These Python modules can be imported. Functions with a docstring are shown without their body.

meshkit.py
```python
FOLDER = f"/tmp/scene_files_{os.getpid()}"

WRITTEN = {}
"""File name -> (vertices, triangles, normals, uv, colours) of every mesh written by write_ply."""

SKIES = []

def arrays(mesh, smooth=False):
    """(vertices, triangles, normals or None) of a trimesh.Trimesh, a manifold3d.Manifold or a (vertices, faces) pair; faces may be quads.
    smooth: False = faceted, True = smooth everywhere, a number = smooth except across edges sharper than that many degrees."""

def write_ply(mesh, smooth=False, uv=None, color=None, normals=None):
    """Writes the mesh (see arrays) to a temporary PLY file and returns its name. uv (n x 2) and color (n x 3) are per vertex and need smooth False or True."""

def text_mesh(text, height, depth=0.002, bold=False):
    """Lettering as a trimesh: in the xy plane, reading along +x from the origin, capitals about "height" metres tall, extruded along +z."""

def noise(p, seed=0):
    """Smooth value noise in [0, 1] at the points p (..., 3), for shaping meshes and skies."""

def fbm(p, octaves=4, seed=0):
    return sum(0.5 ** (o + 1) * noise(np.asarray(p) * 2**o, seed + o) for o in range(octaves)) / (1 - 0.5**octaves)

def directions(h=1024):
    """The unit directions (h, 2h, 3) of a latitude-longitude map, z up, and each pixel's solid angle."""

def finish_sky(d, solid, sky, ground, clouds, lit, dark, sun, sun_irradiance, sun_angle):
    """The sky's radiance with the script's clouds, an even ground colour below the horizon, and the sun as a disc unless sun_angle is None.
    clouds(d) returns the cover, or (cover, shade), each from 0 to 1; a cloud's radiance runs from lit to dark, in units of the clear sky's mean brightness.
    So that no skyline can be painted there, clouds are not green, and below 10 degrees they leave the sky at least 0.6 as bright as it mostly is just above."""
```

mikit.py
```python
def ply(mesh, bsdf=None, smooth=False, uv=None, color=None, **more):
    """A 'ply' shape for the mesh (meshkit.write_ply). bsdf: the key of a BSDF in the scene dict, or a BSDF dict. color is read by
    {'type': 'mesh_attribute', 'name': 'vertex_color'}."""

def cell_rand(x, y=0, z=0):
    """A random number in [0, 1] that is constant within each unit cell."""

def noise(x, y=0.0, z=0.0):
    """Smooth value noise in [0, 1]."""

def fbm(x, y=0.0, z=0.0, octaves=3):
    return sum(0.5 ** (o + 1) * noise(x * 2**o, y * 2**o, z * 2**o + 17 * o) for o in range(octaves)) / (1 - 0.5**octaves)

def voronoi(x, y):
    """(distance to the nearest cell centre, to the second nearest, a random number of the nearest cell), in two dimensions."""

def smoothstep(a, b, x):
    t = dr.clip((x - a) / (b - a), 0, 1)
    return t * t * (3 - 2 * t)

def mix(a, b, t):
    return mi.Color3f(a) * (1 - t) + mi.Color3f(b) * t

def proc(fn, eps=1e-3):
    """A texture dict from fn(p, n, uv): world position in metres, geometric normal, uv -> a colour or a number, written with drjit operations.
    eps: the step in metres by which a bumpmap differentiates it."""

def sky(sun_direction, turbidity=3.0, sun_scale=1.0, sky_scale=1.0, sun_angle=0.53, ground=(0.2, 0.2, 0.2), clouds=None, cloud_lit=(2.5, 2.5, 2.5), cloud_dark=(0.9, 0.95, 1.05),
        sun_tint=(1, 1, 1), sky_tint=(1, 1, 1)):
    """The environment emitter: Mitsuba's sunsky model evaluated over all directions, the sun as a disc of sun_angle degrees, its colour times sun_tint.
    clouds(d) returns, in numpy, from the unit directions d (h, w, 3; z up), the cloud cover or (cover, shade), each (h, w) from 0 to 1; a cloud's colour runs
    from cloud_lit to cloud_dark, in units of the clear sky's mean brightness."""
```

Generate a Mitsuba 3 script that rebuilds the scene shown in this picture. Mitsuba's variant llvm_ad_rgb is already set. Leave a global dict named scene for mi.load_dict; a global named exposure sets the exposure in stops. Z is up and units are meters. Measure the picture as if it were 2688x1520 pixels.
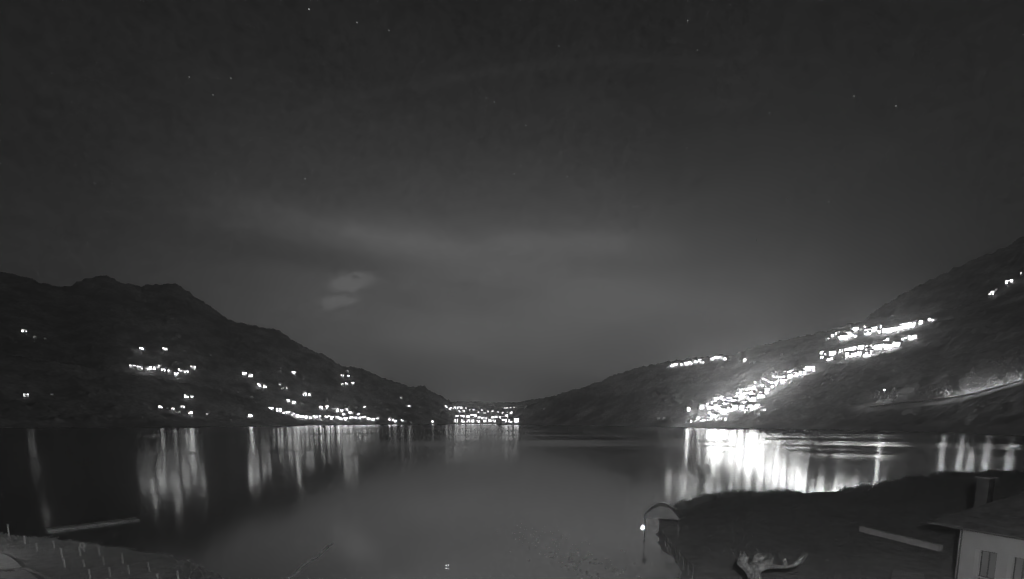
import math, random
import numpy as np, trimesh, manifold3d
import drjit as dr, mitsuba as mi, mikit
from meshkit import fbm as nfbm, noise as nnoise
from shapely.geometry import Polygon, LineString, Point
from shapely import contains_xy, distance as sdist, points as spoints

random.seed(7)
rng = np.random.default_rng(7)
T = mi.ScalarTransform4f
scene, labels = {}, {}

# ---------------------------------------------------------------- camera (15 m above the lake, pitched a little down, lens shifted)
HC, FPX, PITCH, Y0 = 15.0, 1231.5, math.radians(7.0), 1260.0
FWD = np.array([0, math.cos(PITCH), -math.sin(PITCH)])
DOWN = np.array([0, -math.sin(PITCH), -math.cos(PITCH)])
EYE = np.array([0, 0, HC])
scene['camera'] = {
    'type': 'perspective', 'fov': 2 * math.degrees(math.atan(1344 / FPX)), 'fov_axis': 'x',
    'principal_point_offset_y': (760 - Y0) / 1520.0,
    'to_world': T().look_at(origin=EYE.tolist(), target=(EYE + FWD).tolist(), up=[0, 0, 1]),
    'near_clip': 0.5, 'far_clip': 80000.0,
    'medium': {'type': 'ref', 'id': 'haze_air'}}

# ---------------------------------------------------------------- night sky: dark, with the glow of the valley's towns low in the north
SKY_MEAN = 9.446e-4                      # mean radiance of the clear model at sky_scale 0.01


def night_clouds(d):
    el = np.degrees(np.arcsin(np.clip(d[..., 2], -1, 1)))
    az = np.degrees(np.arctan2(d[..., 0], d[..., 1]))
    glow = np.exp(-((np.clip(el - 10, -7, 90)) / 16.0) ** 2) * np.exp(-((az - 1) / np.where(az > 1, 30.0, 36.0)) ** 2)
    band = nfbm(np.stack([az / 24, (el + 0.05 * az) / 4.5, np.zeros_like(az)], -1), 4, 5) - 0.5
    soft = nfbm(np.stack([az / 14, el / 9, np.ones_like(az)], -1), 4, 9) - 0.5
    fine = nfbm(np.stack([az / 0.9, el / 0.6, np.ones_like(az)], -1), 2, 3) - 0.5
    edge = 21.8 - np.where(az > 0, 0.0055, 0.001) * az ** 2 + 2.0 * soft                # ragged upper edge of the low veil of cloud
    veil = 0.86 + 0.24 / (1 + np.exp((el - edge) / 0.8)) - 0.10 * np.exp(-((el - edge + 7 + 0.1 * az) / 2.2) ** 2) * np.exp(-((az + 8) / 22) ** 2)
    swath = 0.30 * np.exp(-((el - 19.6 + 0.09 * (az + 13)) / 1.6) ** 2) * np.exp(-((az + 15) / 13) ** 4) + 0.22 * np.exp(-((el - 20.2 + 0.05 * az) / 1.3) ** 2) * np.exp(-((az - 6) / 9) ** 4)
    swath = swath - 0.16 * np.exp(-((el - 16.3 + 0.04 * az) / 1.3) ** 2) * np.exp(-((az + 22) / 11) ** 4) + 0.10 * np.exp(-((el - 13.0) / 1.8) ** 2) * np.exp(-((az - 12) / 9) ** 4)
    grain = nfbm(np.stack([az / 0.36, el / 0.3, np.ones_like(az) * 7], -1), 2, 17) - 0.5
    veil = veil * (1 + 1.25 * swath * (1 + 1.4 * soft) + 0.13 * grain)
    lum = 0.0120 + 0.106 * glow * veil * (1 + 0.85 * band + 0.4 * soft + 0.10 * fine) + 0.005 * soft + 0.005 * fine + 0.006 * grain
    for a0, e0, wa, we in ((-18.1, 15.1, 2.1, 0.78), (-19.7, 13.0, 1.75, 0.62)):        # two small lens clouds
        rag = nfbm(np.stack([az / 0.8, el / 0.4, az * 0], -1), 4, int(a0 * a0)) - 0.5
        q = ((az - a0) / wa + 0.8 * rag) ** 2 + ((el - e0 - 0.13 * (az - a0)) / we + 1.7 * rag) ** 2
        lum = lum + 0.088 * np.exp(-q ** 1.5) * (0.7 + 0.6 * nfbm(np.stack([az / 1.2, el / 0.5, az * 0], -1), 3, 2))
    arc = 34.4 - 0.0065 * (az - 6) ** 2                                               # a thin old contrail
    lum = lum + 0.005 * np.exp(-((el - arc) / 0.4) ** 2) * np.exp(-((az - 2) / 22) ** 4)
    return np.ones_like(lum), np.clip((0.16 - lum) / 0.155, 0, 1)


scene['sky'] = {**mikit.sky((0.2, -0.6, 0.75), turbidity=3, sun_scale=0.0, sky_scale=0.01, clouds=night_clouds,
                            cloud_lit=(0.16 / SKY_MEAN,) * 3, cloud_dark=(0.005 / SKY_MEAN,) * 3, ground=(0.1, 0.1, 0.1)),
                'sampling_weight': 5.0}
exposure = 0.0

# ---------------------------------------------------------------- materials (the camera sees near infrared: everything is grey, leaves are pale)
P = mikit.proc


def grey(v):
    return {'type': 'rgb', 'value': [v, v, v]}


def diffuse(tex):
    return {'type': 'twosided', 'bsdf': {'type': 'diffuse', 'reflectance': grey(tex) if isinstance(tex, float) else P(tex)}}


def m_water_alpha(p, n, uv):
    r = dr.sqrt(p.x * p.x + p.y * p.y)
    far = mikit.smoothstep(150, 260, r)
    wind = mikit.fbm(p.x / 260, dr.log(r) * 9.0, 0.0, 3)
    return mikit.mix(0.014, 0.022, far).x + 0.04 * far * mikit.smoothstep(0.5, 0.7, wind)


def m_forest(p, n, uv):
    a = mikit.fbm(p.x / 90, p.y / 90, p.z / 60, 4)
    b = mikit.noise(p.x / 7, p.y / 7, p.z / 7)
    return 0.30 + 0.22 * mikit.smoothstep(0.25, 0.75, a) * (0.5 + 0.8 * b)


def m_grass(p, n, uv):
    return 0.34 + 0.22 * mikit.fbm(p.x * 1.3, p.y * 1.3, 0.0, 4) + 0.06 * mikit.noise(p.x * 14, p.y * 14)


def m_paving(p, n, uv):
    return 0.60 + 0.16 * mikit.fbm(p.x * 2, p.y * 2, 0.0, 3) + 0.08 * mikit.noise(p.x * 25, p.y * 25)


def m_stone(p, n, uv):
    return 0.42 + 0.25 * (mikit.fbm(p.x * 3, p.y * 3, p.z * 3, 3) - 0.4)


def m_plaster(p, n, uv):
    return 0.72 + 0.14 * (mikit.fbm(p.x * 1.2, p.y * 1.2, p.z * 0.6, 3) - 0.5) + 0.05 * mikit.noise(p.x * 20, p.y * 20, p.z * 20)


def m_wood(p, n, uv):
    return 0.42 + 0.22 * mikit.noise(p.x * 2.0, p.y * 9, p.z * 9) + 0.08 * mikit.noise(p.x * 30, p.y * 30, p.z * 30)


def m_bark(p, n, uv):
    return 0.34 + 0.24 * mikit.smoothstep(0.35, 0.65, mikit.fbm(p.x * 5, p.y * 5, p.z * 3, 3))


scene['m_water'] = {'type': 'twosided', 'bsdf': {'type': 'roughconductor', 'material': 'none', 'distribution': 'beckmann',
                    'alpha': P(m_water_alpha), 'specular_reflectance': grey(0.84)}}
scene['m_forest'] = diffuse(m_forest)
scene['m_grass'] = diffuse(m_grass)
scene['m_paving'] = diffuse(m_paving)
scene['m_stone'] = diffuse(m_stone)
scene['m_plaster'] = diffuse(m_plaster)
scene['m_wood'] = diffuse(m_wood)
scene['m_bark'] = diffuse(m_bark)
scene['m_white'] = diffuse(0.82)
scene['m_far_wall'] = diffuse(0.74)
scene['m_roof'] = diffuse(0.42)
scene['m_tile'] = diffuse(lambda p, n, uv: 0.10 + 0.14 * mikit.fbm(p.x * 2, p.y * 2, p.z * 2, 3))
scene['m_metal'] = diffuse(0.25)
scene['m_shutter'] = diffuse(0.22)
scene['m_bulb'] = diffuse(0.5)
scene['m_canvas'] = diffuse(lambda p, n, uv: 0.66 + 0.16 * mikit.fbm(p.x * 3, p.y * 3, p.z * 3, 2))
scene['m_leaf'] = {'type': 'principledthin', 'base_color': grey(0.38), 'roughness': 0.7, 'diff_trans': 0.7}


# ---------------------------------------------------------------- helpers
def ray(x, y):
    d = FWD + (x - 1344) / FPX * np.array([1, 0, 0]) + (y - Y0) / FPX * DOWN
    return d / np.linalg.norm(d)


def at_z(x, y, z):
    d = ray(x, y)
    return EYE + d * ((z - HC) / d[2])


def at_y(x, y, depth):
    d = ray(x, y)
    return EYE + d * (depth / d[1])


def sight(x, y):
    """(azimuth, tangent of elevation) in radians"""
    d = ray(x, y)
    return math.atan2(d[0], d[1]), d[2] / math.hypot(d[0], d[1])


def key(name):
    if name not in taken:
        taken[name] = 0
        return name
    taken[name] += 1
    return f'{name}_{taken[name]:03d}'


taken = {}


def add(k, mesh, mat, smooth=False, to_world=None, light=None, weight=0.0):
    s = dict(mesh) if isinstance(mesh, dict) else mikit.ply(mesh, None, smooth)
    s['bsdf'] = {'type': 'ref', 'id': mat}
    if to_world is not None:
        s['to_world'] = to_world
    if light:
        s['emitter'] = {'type': 'area', 'radiance': grey(float(light)), 'sampling_weight': float(weight)}
    scene[k] = s
    return k


def part(holder, name, *a, **kw):
    return add(key(f'{holder}__{name}'), *a, **kw)


def tag(k, label, category=None, group=None, kind=None):
    labels[k] = {'label': label}
    for a, b in (('category', category), ('group', group), ('kind', kind)):
        if b:
            labels[k][a] = b


def box(x0, x1, y0, y1, z0, z1):
    m = trimesh.creation.box((x1 - x0, y1 - y0, z1 - z0))
    m.apply_translation(((x0 + x1) / 2, (y0 + y1) / 2, (z0 + z1) / 2))
    return m


def bar(a, b, r, n=8, r2=None):
    a, b = np.array(a, float), np.array(b, float)
    z = b - a
    L = np.linalg.norm(z)
    m = trimesh.creation.cylinder(r, L, sections=n)
    if r2 is not None:
        up = m.vertices[:, 2] > 0
        m.vertices[up, :2] *= r2 / r
    m.apply_transform(trimesh.geometry.align_vectors([0, 0, 1], z / L))
    m.apply_translation((a + b) / 2)
    return m


def place(p, yaw=0.0, s=1.0):
    sc = [s] * 3 if np.isscalar(s) else list(s)
    return T().translate([float(v) for v in p]).rotate([0, 0, 1], math.degrees(yaw)).scale(sc)


def cat(*ms):
    return trimesh.util.concatenate(list(ms))


# ---------------------------------------------------------------- terrain: hills as polar height fields, shore to ridge and down behind it
HILLS = {}


class Hill:
    def __init__(self, name, skyline, ridge, shore, profile=(0.35, 1.5), rough=6.0, big=0.025, step=0.16):
        self.name, self.rough, self.big, self.profile, self.step = name, rough, big, profile, step
        s = np.array([sight(x, y) for x, y in skyline])
        self.az, self.tan = s[:, 0], s[:, 1]
        f = lambda tab: (np.array([sight(x, 1000)[0] for x, _ in tab]), np.array([v for _, v in tab], float))
        self.ridge, self.shore = f(ridge), f(shore)
        HILLS[name] = self

    def RS(self, az):
        return np.interp(az, *self.ridge), np.interp(az, *self.shore)

    def base(self, az, r):
        R, S = self.RS(az)
        zr = HC + np.interp(az, self.az, self.tan) * R
        t = (r - S) / (R - S)
        a, e = self.profile
        tt = np.clip(t, 0, 1)
        z = zr * (a * tt + (1 - a) * tt ** e)
        x, y = r * np.sin(az), r * np.cos(az)
        lump = nfbm(np.stack([x / 420, y / 420, 0 * x], -1), 4, 11) - 0.5
        z = z + zr * self.big * 6 * lump * tt * (1 - tt)
        z = np.where(t > 1, zr - (t - 1) * (R - S) * 0.35, z)
        return np.where(t < 0, t * (R - S) * 0.25, z), t

    def height(self, az, r, calm=None):
        z, t = self.base(az, r)
        x, y = r * np.sin(az), r * np.cos(az)
        rough = self.rough * 2.2 * np.clip(nfbm(np.stack([x / 17, y / 17, 0 * x], -1), 3, 4) - 0.28, 0, 1) * np.clip(t * 12, 0, 1)
        return z + rough * (1 if calm is None else calm)

    def hit(self, x, y):
        """where the sight line meets the slope: (point on the ground, distance)"""
        az, tn = sight(x, y)
        R, S = self.RS(az)
        r = np.linspace(S, R * 1.0, 900)
        z, _ = self.base(np.full_like(r, az), r)
        e = (z + 0.6 * self.rough * 0.5 - HC) / r
        ok = np.nonzero(e >= tn)[0] if self.az[0] <= az <= self.az[-1] else []
        self.sure = len(ok) > 0
        i = ok[0] if len(ok) else int(np.argmax(e))
        return np.array([r[i] * math.sin(az), r[i] * math.cos(az), z[i]]), r[i]

    def build(self, lights):
        a0, a1 = self.az[0], self.az[-1]
        na = int(math.degrees(a1 - a0) / self.step) + 1
        az = np.linspace(a0, a1, na)
        t = np.concatenate([[-0.06, -0.02], np.linspace(0, 0.5, 80) ** 1.0, np.linspace(0.5, 1.0, 60)[1:], np.linspace(1, 1.35, 14)[1:]])
        R, S = self.RS(az)
        AZ = np.repeat(az[:, None], len(t), 1)
        r = S[:, None] + t[None] * (R - S)[:, None]
        x, y = r * np.sin(AZ), r * np.cos(AZ)
        calm = np.ones_like(x)
        if len(lights):
            from scipy.spatial import cKDTree
            d = cKDTree(np.array(lights)[:, :2]).query(np.stack([x.ravel(), y.ravel()], -1), distance_upper_bound=120)[0].reshape(x.shape)
            calm = np.clip((np.minimum(d, 120) - 18) / 35, 0, 1)
        z = self.height(AZ, r, calm)
        n = len(t)
        i, j = np.meshgrid(np.arange(na - 1), np.arange(n - 1), indexing='ij')
        q = (i * n + j).ravel()
        F = np.stack([q, q + n, q + n + 1, q + 1], -1)
        return np.stack([x, y, z], -1).reshape(-1, 3), F


Hill('mountain_left', [(-420, 640), (-200, 690), (0, 718), (63, 731), (115, 746), (172, 757), (198, 746), (224, 734), (256, 729), (292, 731), (318, 743), (365, 754), (412, 752), (453, 745),
     (475, 754), (522, 788), (564, 814), (600, 843), (626, 848), (679, 861), (731, 870), (772, 898), (814, 919), (850, 934), (879, 953), (900, 963), (912, 966), (925, 964), (951, 970), (980, 983),
     (1009, 995), (1037, 1004), (1063, 1011), (1075, 1018), (1114, 1015), (1128, 1027), (1151, 1037), (1175, 1051), (1215, 1073), (1262, 1104)],
     [(-420, 3500), (300, 3500), (700, 3600), (1000, 4000), (1262, 4400)], [(-420, 2300), (350, 2400), (650, 2500), (850, 2800), (1100, 3600), (1262, 4200)], (0.42, 1.6), 13)
Hill('headland_left', [(-420, 880), (-200, 900), (0, 935), (200, 962), (330, 985), (450, 1002), (520, 1014), (600, 1034), (660, 1055), (710, 1076), (765, 1098), (800, 1110)],
     [(-420, 2250), (0, 2250), (300, 2300), (500, 2350), (700, 2450), (800, 2500)], [(-420, 1800), (0, 1850), (300, 1900), (500, 2000), (700, 2200), (800, 2400)], (0.45, 1.3), 10)
Hill('hills_far', [(900, 1080), (1000, 1062), (1100, 1052), (1170, 1056), (1224, 1054), (1300, 1058), (1364, 1056), (1395, 1049), (1440, 1045), (1520, 1040), (1600, 1030)],
     [(900, 6600), (1600, 6600)], [(900, 4300), (1150, 4150), (1350, 3950), (1600, 4300)], (0.30, 1.6), 8)
Hill('hill_right', [(1305, 1108), (1330, 1090), (1364, 1074), (1395, 1063), (1426, 1049), (1465, 1038), (1500, 1027), (1566, 1007), (1618, 986), (1670, 968), (1733, 955), (1796, 945), (1870, 938), (1931, 934), (1962, 919),
     (2046, 899), (2108, 885), (2171, 872), (2223, 856), (2280, 842), (2350, 832), (2460, 818), (2560, 800), (2688, 770), (2900, 730), (3100, 700)],
     [(1305, 3000), (1700, 2500), (2200, 2200), (2688, 2050), (3100, 2050)], [(1305, 2900), (1500, 2300), (1700, 1800), (1900, 1450), (2200, 1180), (2450, 980), (2700, 800), (3100, 650)], (0.5, 1.4), 10)
Hill('mountain_right', [(2200, 900), (2240, 872), (2276, 838), (2297, 816), (2338, 793), (2401, 759), (2453, 734), (2505, 707), (2547, 692), (2589, 676), (2640, 650), (2688, 622), (2800, 560), (3000, 470), (3100, 430)],
     [(2200, 3000), (2688, 2800), (3100, 2800)], [(2200, 2250), (2688, 2080), (3100, 2080)], (0.5, 1.2), 13)

# ---------------------------------------------------------------- lit houses and street lamps on the far shores
SITES, BUILT = {h: [] for h in HILLS}, []


def house_meshes():
    wall = box(-6, 6, -4.5, 4.5, -4, 6.2)
    pr = trimesh.creation.extrude_polygon(Polygon([(-5.3, 0), (5.3, 0), (0, 3.3)]), 13.2)
    pr.apply_transform(np.array([[0, 0, 1, -6.6], [1, 0, 0, 0], [0, 1, 0, 6.2], [0, 0, 0, 1.0]]))
    ch = box(2.2, 3.2, 0.8, 1.8, 7.5, 10.2)
    win = [box(x - w / 2, x + w / 2, -4.62, -4.45, z, z + h) for x, w, z, h in ((-3.75, 3.5, 0.5, 2.4), (0.0, 3.3, 0.3, 2.6), (3.75, 3.5, 0.5, 2.4), (-3.75, 3.5, 3.4, 2.4), (0.0, 3.3, 3.4, 2.4), (3.75, 3.5, 3.4, 2.4))]
    return wall, pr, ch, win


W_, R_, C_, WIN_ = house_meshes()
PLY_WALL, PLY_ROOF, PLY_CHIMNEY, PLY_WIN = mikit.ply(W_), mikit.ply(R_), mikit.ply(C_), [mikit.ply(w) for w in WIN_]
PLY_POLE = mikit.ply(cat(bar((0, 0, -3), (0, 0, 7.6), 0.11, 6, 0.07), bar((0, 0, 7.5), (0, -1.6, 7.9), 0.05, 6)))
_hd = trimesh.creation.icosphere(2, 0.5)
_hd.vertices *= (1, 1, 0.7)
_hd.apply_translation((0, -1.6, 7.7))
PLY_HEAD = mikit.ply(_hd, None, True)
HEAD_R2 = math.pi * 0.25 * 0.85


FILL = {'wall': [], 'roof': [], 'window': [], 'bright_window': []}


def filler_house(p, size, yaw, nwin, win='window'):
    """a house past the 300 kept as things: its meshes go into the one stuff object"""
    M = trimesh.transformations.translation_matrix(p) @ trimesh.transformations.rotation_matrix(yaw, (0, 0, 1)) @ np.diag([size * random.uniform(0.7, 1.0), size * random.uniform(0.8, 1.1), size * random.uniform(0.95, 1.45), 1])
    for name, ms in (('wall', [W_]), ('roof', [R_]), (win, [WIN_[i] for i in random.sample(range(6), nwin)])):
        FILL[name] += [m.copy().apply_transform(M) for m in ms]


ORDERED = {}


def nth(n):
    return f"{n}{'th' if 10 <= n % 100 <= 20 else {1: 'st', 2: 'nd', 3: 'rd'}.get(n % 10, 'th')}"


def queue(group, k, p, what, where):
    """labelled later, when all of the group stand: by their order from left to right as seen from the shore"""
    ORDERED.setdefault((group, what, where), []).append((math.atan2(p[0], p[1]), k))


def lit_house(p, size, yaw, nwin, bright, label, group, small=False):
    k = key('lit_house')
    tag(k, label, 'house', group[0])
    if label is None:
        queue(group[0], k, p, 'lit house', group[1])
    s = (size * random.uniform(0.7, 1.0), size * random.uniform(0.8, 1.1), size * random.uniform(0.95, 1.45))
    M = place(p, yaw, s)
    part(k, 'wall', PLY_WALL, 'm_far_wall', to_world=M)
    part(k, 'roof', PLY_ROOF, 'm_roof', to_world=M)
    if not small:
        part(k, 'chimney', PLY_CHIMNEY, 'm_far_wall', to_world=M)
    for i in random.sample(range(6), nwin):
        part(k, 'window', PLY_WIN[i], 'm_bulb', to_world=M, light=bright * random.choice((0.12, 0.35, 0.8, 1.0, 2.0) if bright < 10 else (0.5, 0.8, 1.0)) if nwin > 2 else bright)
    return k


def street_lamp(p, yaw, power, label, group, scale=1.0, weight=1.0):
    """power: radiance times the head's cross-section; light falls off with distance squared"""
    k = key('street_lamp')
    tag(k, label, 'street lamp', group if isinstance(group, str) else group[0])
    if label is None:
        queue(group[0], k, p, 'street lamp', group[1])
    M = place(p, yaw, scale)
    part(k, 'pole', PLY_POLE, 'm_metal', to_world=M)
    part(k, 'lamp_head', PLY_HEAD, 'm_bulb', to_world=M, light=power / (HEAD_R2 * scale ** 2), weight=weight)
    return k


def cluster(hill, spots, where, lamp_power=1.0, houses=1, lamp_r=7, dense=False, size=1.0, leads=1, glow=6.0, pick=1.0, tall=1.0, mass=99):
    """spots: (x, y, r[, words]) read off the photograph, r the radius of the glow in its pixels; each stands on the slope where its sight line meets it"""
    out = []
    for i, s in enumerate(sorted(spots, key=lambda s: s[0])):
        best = None
        for name, h in HILLS.items():
            p, D = h.hit(s[0], min(s[1] + 2, 1108))
            if h.sure and (best is None or D < best[2]):
                best = (name, p, D)
        if best is None:
            best = (hill, *HILLS[hill].hit(s[0], s[1] + 2))
        SITES[best[0]].append(best[1])
        out.append((i, s, best[1], best[2], best[0]))
    BUILT.append((hill, out, where, lamp_power, houses, lamp_r, dense, size, leads, glow, pick, tall, mass))


def raise_buildings():
    for hill, out, where, lamp_power, houses, lamp_r, dense, size, leads, glow, pick, tall, mass in BUILT:
        n = len(out)
        lamps = [o[0] for o in out if o[1][2] >= lamp_r]
        lead_of = {lamps[int((j + 0.5) * len(lamps) / leads)] for j in range(min(leads, len(lamps)))}
        for i, s, p, D, hill in out:
            yaw = -math.atan2(p[0], p[1]) + random.uniform(-0.4, 0.4)
            r = s[2]
            words = s[3] if len(s) > 3 else None
            rho = r * D / FPX
            lab = f'lit house, {words}' if words else None
            lamp_lab = f'street lamp by the lit house, {words}' if words else None
            gh, gl = f'lit houses of the {where}', f'street lamps of the {where}'
            right = np.array([math.cos(yaw), math.sin(yaw), 0.0])
            front = np.array([math.sin(yaw), -math.cos(yaw), 0.0])
            sz = float(np.clip(rho / (5.6 if hill == 'mountain_left' else 7.0), 0.8, 2.1 if hill == 'mountain_left' else 1.75)) * size
            if mass == 0 and r >= 3:
                filler_house(p, sz, yaw, 6 if r >= 7 else 4)
            else:
              lit_house(p, sz, yaw, 6 if r >= 9 else (5 if r >= 7 else (4 if r >= 5 else 2)), glow if r >= 5 else (1.5 if r >= 4 else 0.45), lab, (gh, where), D > 2400 or r < 4)
            for h in range(1, houses):
                q = p + right * random.gauss(0, rho * 0.75) - front * random.gauss(0, rho * 0.9)
                az, rr = math.atan2(q[0], q[1]), math.hypot(q[0], q[1])
                q[2] = HILLS[hill].base(np.array([az]), np.array([rr]))[0][0]
                SITES[hill].append(q)
                if h >= mass:
                    filler_house(q, sz * random.uniform(0.85, 1.15), yaw + random.uniform(-0.5, 0.5), random.choice((4, 5, 6)), 'bright_window')
                else:
                  lit_house(q, sz * random.uniform(0.85, 1.15), yaw + random.uniform(-0.5, 0.5), random.choice((3, 4, 5)), glow * random.uniform(0.5, 1.0), None, (gh, where), D > 2400)
            if r >= lamp_r:
                power = lamp_power * (3.4 if 'left' in hill else 7.5) * rho * rho
                q = p + front * (7.5 * sz) + right * random.uniform(-5, 5)
                q[2] = HILLS[hill].base(np.array([math.atan2(q[0], q[1])]), np.array([math.hypot(q[0], q[1])]))[0][0]
                lead = i in lead_of
                street_lamp(q, yaw, power * max(1.0, len(lamps) / leads) if lead and pick > 0 else 8 * HEAD_R2, lamp_lab, (gl, where), tall if lead else 1.0, pick if lead else 0.0)


# left slope, one by one
cluster('mountain_left', [(65, 868, 5, 'brightest of three dots high on the far left slope'), (92, 883, 3, 'middle of three dots high on the far left slope'), (118, 886, 1.5, 'faintest of three dots high on the far left slope')], 'three dots high on the far left slope', lamp_r=5, pick=0.0)
cluster('mountain_left', [(374, 915, 7, 'left one of the pair above the long light row'), (434, 916, 10, 'brighter one of the pair above the long light row')], 'pair above the long light row', 1.2)
cluster('mountain_left', [(348, 962, 8), (367, 966, 7), (385, 967, 8), (402, 968, 8), (418, 964, 6), (427, 971, 8), (447, 977, 6), (463, 982, 7), (475, 972, 5), (491, 976, 8), (507, 964, 7)], 'long light row halfway up the left slope', 0.38, glow=3.0, leads=4)
cluster('mountain_left', [(553, 930, 2)], 'faint dot alone on the dark left slope', pick=0.0)
cluster('mountain_left', [(641, 982, 10, 'left half of the wide bright patch mid left slope'), (658, 986, 10, 'right half of the wide bright patch mid left slope')], 'wide bright patch on the left slope', 1.4)
cluster('mountain_left', [(682, 1011, 6, 'left of two blurred lights under the wide patch'), (697, 1014, 7, 'right of two blurred lights under the wide patch')], 'two blurred lights under the wide bright patch', 0.7, pick=0.0)
cluster('mountain_left', [(735, 972, 3, 'small dot left of the bright upper light'), (736, 963, 1.5, 'faint dot above left of the bright upper light'), (771, 978, 10, 'bright upper light mid left slope')], 'bright upper light', 1.5)
cluster('mountain_left', [(736, 1008, 4), (743, 1019, 4), (750, 1018, 4)], 'three dots under the bright upper light', pick=0.0)
cluster('mountain_left', [(800, 1035, 7, 'left half of the double light above the village'), (813, 1036, 7, 'right half of the double light above the village')], 'double light above the lakeside village', pick=0.0)
cluster('mountain_left', [(759, 1052, 7, 'left half of the flat bright patch above the village'), (772, 1056, 9, 'right half of the flat bright patch above the village')], 'flat bright patch above the village')
cluster('mountain_left', [(898, 987, 6), (913, 987, 5), (911, 974, 4), (898, 1008, 5), (911, 1006, 5), (925, 1005, 8)], 'small hamlet under the left skyline', 0.8)
cluster('mountain_left', [(1053, 1043, 4, 'lone light right of the hamlet near the skyline')], 'lone light', pick=0.0)
cluster('mountain_left', [(1076, 1065, 10, 'large light far right on the left slope')], 'large light', 0.9)
cluster('mountain_left', [(957, 1067, 8, 'bright light just above the end of the village'), (936, 1066, 2, 'faint dot left of the light above the village end')], 'light above the village end', 0.8, pick=0.0)
cluster('mountain_left', [(660, 1040, 3), (625, 1026, 2)], 'two weak dots beside the headland crest', pick=0.0)
# lakeside village on the left
cluster('mountain_left', [(712, 1073, 8), (731, 1077, 9), (748, 1082, 5), (757, 1084, 5), (767, 1087, 7), (780, 1092, 9), (792, 1094, 9), (804, 1095, 10), (816, 1096, 9), (828, 1094, 8), (838, 1096, 6), (845, 1101, 4), (857, 1094, 6),
    (872, 1098, 8), (884, 1097, 10), (896, 1098, 8), (908, 1100, 8), (920, 1097, 9), (932, 1095, 9), (944, 1097, 8), (956, 1094, 9), (966, 1098, 9), (978, 1102, 9), (990, 1097, 7), (843, 1071, 8), (859, 1070, 6), (875, 1073, 4), (885, 1077, 5),
    (897, 1079, 8), (911, 1076, 8), (922, 1083, 8), (940, 1087, 7), (905, 1088, 7)], 'crowded lakeside village on the left shore', 0.45, dense=True, size=1.1, leads=3)
cluster('mountain_left', [(1024, 1100, 6), (1034, 1101, 5), (1039, 1109, 8), (1057, 1103, 5), (1064, 1104, 3), (1078, 1109, 3), (1137, 1107, 6)], 'shore lights right of the lakeside village', 0.5, pick=0.0)
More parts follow.
